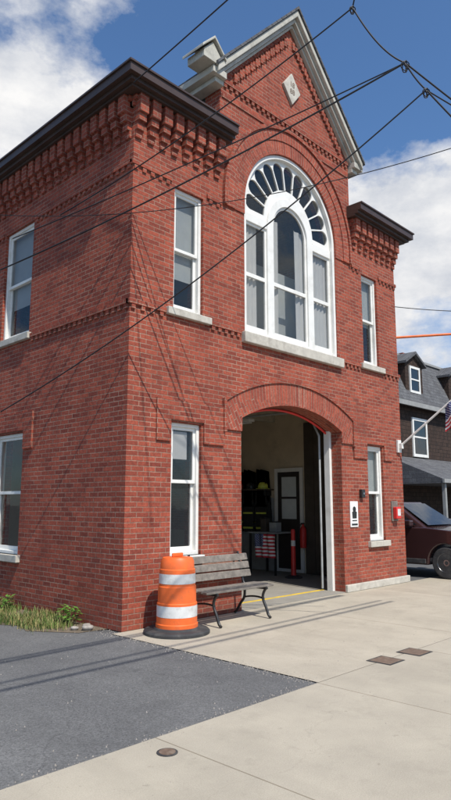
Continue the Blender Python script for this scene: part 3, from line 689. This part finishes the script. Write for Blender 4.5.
# ---------------- neighbouring house ----------------
H=empty('shingled_house',(22,10,0),'dark shingled house with grey mansard roof, dormer and porch','house')
ext('wall',rect(17,27,0,5.75),'shingle','XZ',6,14,(),H)
bm=bmesh.new(); V=[bm.verts.new(c) for c in [(16.7,5.7,5.75),(27.3,5.7,5.75),(27.3,14.3,5.75),(16.7,14.3,5.75),(17.6,6.7,8.05),(26.4,6.7,8.05),(26.4,13.3,8.05),(17.6,13.3,8.05)]]
for f_ in ((0,1,5,4),(1,2,6,5),(2,3,7,6),(3,0,4,7),(4,5,6,7),(0,3,2,1)): bm.faces.new([V[i] for i in f_])
finish(bm,'roof','asph_roof',H)
boxes('eave_trim',[(16.65,27.35,5.6,5.697,5.58,5.77),(16.65,16.697,5.701,14.3,5.58,5.77)],'trimgrey',H)
boxes('ridge_trim',[(17.5,26.5,6.6,6.68,8.0,8.1)],'trimgrey',H)
for dx in (18.9,23.0):
    d=boxes('dormer',[(dx,dx+1.5,5.95,7.4,6.1,7.5)],'shingle',H)
    ext('dormer_roof',[(dx-.15,7.45),(dx+.75,7.95),(dx+1.65,7.45),(dx+1.65,7.55),(dx+.75,8.07),(dx-.15,7.55)],'asph_roof','XZ',5.8,7.6,(),d)
    ext('dormer_front',[(dx,7.5),(dx+1.5,7.5),(dx+.75,7.93)],'shingle','XZ',5.96,6.1,(),d)
    w=ext('window',rect(dx+.3,dx+1.2,6.25,7.4),'white','XZ',5.89,5.95,[rect(dx+.4,dx+1.1,6.35,6.8),rect(dx+.4,dx+1.1,6.86,7.3)],d)
    ext('glass',rect(dx+.38,dx+1.12,6.33,7.32),'dglass','XZ',5.92,5.93,(),w)
for wx in (19.3,23.2):
    w=ext('window',rect(wx,wx+1.3,3.55,5.2),'white','XZ',5.93,5.995,[rect(wx+.12,wx+1.18,3.67,4.35),rect(wx+.12,wx+1.18,4.42,5.08)],H)
    ext('glass',rect(wx+.1,wx+1.2,3.65,5.1),'dglass','XZ',5.96,5.965,(),w)
bm=bmesh.new(); V=[bm.verts.new(c) for c in [(16.9,3.6,2.5),(27,3.6,2.5),(27,5.99,3.5),(16.9,5.99,3.5),(16.9,3.6,2.35),(27,3.6,2.35),(27,5.99,2.35),(16.9,5.99,2.35)]]
for f_ in ((0,1,2,3),(4,5,6,7),(0,1,5,4),(0,3,7,4),(1,2,6,5),(2,3,7,6)): bm.faces.new([V[i] for i in f_])
finish(bm,'porch_roof','asph_roof',H)
boxes('porch_fascia',[(16.85,27.05,3.52,3.597,2.36,2.5)],'trimgrey',H)
for px in (17.2,19.6,22.0,24.4,26.8): boxes('porch_post',[(px-.06,px+.06,3.65,3.77,.3,2.35)],'trimgrey',H)
boxes('porch_floor',[(16.9,27,3.6,5.99,0,.3)],'wood',H)
boxes('chimney',[(24.5,25.2,9,9.7,7.9,9.4)],'brick',H)

# ---------------- camera ----------------
cam=D.objects.new('camera',D.cameras.new('camera')); COL.objects.link(cam); SC.camera=cam
cam.location=(-5.13,-6.79,1.6)
th=math.radians(9.3)
cam.rotation_euler=Vector((.719*math.cos(th),.695*math.cos(th),math.sin(th))).to_track_quat('-Z','Y').to_euler()
cam.data.sensor_fit='VERTICAL'; cam.data.sensor_height=24; cam.data.lens=635/800*24; cam.data.clip_end=2000; cam.data.clip_start=.05

# ---------------- light ----------------
az=Vector((-.22,-.975)); el=math.radians(54)
sd=Vector((az.x*math.cos(el),az.y*math.cos(el),math.sin(el)))
sl=D.lights.new('sun','SUN'); sl.energy=5.0; sl.angle=math.radians(.5); sl.color=(1,.95,.87)
so=D.objects.new('sun',sl); COL.objects.link(so); so.rotation_euler=sd.to_track_quat('Z','Y').to_euler(); so.location=(0,-20,30)
wd=D.worlds.new('World'); SC.world=wd; wd.use_nodes=True; nt=wd.node_tree; bg=nt.nodes['Background']
sky=N(nt,'ShaderNodeTexSky',sky_type='NISHITA'); sky.sun_disc=False; sky.sun_elevation=el; sky.sun_rotation=math.atan2(az.x,az.y); sky.air_density=1.0; sky.dust_density=.6; sky.ozone_density=2.5
g=N(nt,'ShaderNodeTexCoord').outputs['Generated']
mp=N(nt,'ShaderNodeMapping'); mp.inputs['Scale'].default_value=(1,1,1.7); mp.inputs['Location'].default_value=(.3,.1,.45); nt.links.new(g,mp.inputs[0])
n1=noise(nt,mp.outputs[0],3.6,12,.6)
def blob(d,w,amp):
    dp=N(nt,'ShaderNodeVectorMath',operation='DOT_PRODUCT'); nt.links.new(g,dp.inputs[0]); dp.inputs[1].default_value=Vector(d).normalized()
    mr=N(nt,'ShaderNodeMapRange'); mr.inputs['From Min'].default_value=math.cos(w); mr.inputs['From Max'].default_value=1; mr.inputs['To Max'].default_value=amp
    nt.links.new(dp.outputs['Value'],mr.inputs['Value']); return mr.outputs[0]
def add(a_,b_):
    n=N(nt,'ShaderNodeMath',operation='ADD'); nt.links.new(a_,n.inputs[0]); nt.links.new(b_,n.inputs[1]); return n.outputs[0]
tot=n1
for d,w_,a_ in (((.36,.72,.58),.30,.18),((.842,.397,.34),.30,.2),((.74,.42,.62),.2,-.1),((.5,.6,.72),.24,-.2)):
    tot=add(tot,blob(d,w_,a_))
cf=ramp(nt,tot,.50,.63)
n2=noise(nt,mp.outputs[0],7,8,.6)
ccol=ramp(nt,n2,.3,.65,(5.4,5.8,6.6),(9.8,9.7,9.6))
skyc=mixc(nt,1.0,sky.outputs[0],(1.0,1.3,1.55),'MULTIPLY')
col=mixc(nt,cf,skyc,ccol)
nt.links.new(col,bg.inputs['Color']); bg.inputs['Strength'].default_value=.1
SC.view_settings.view_transform='Standard'; SC.view_settings.look='None'; SC.view_settings.exposure=0
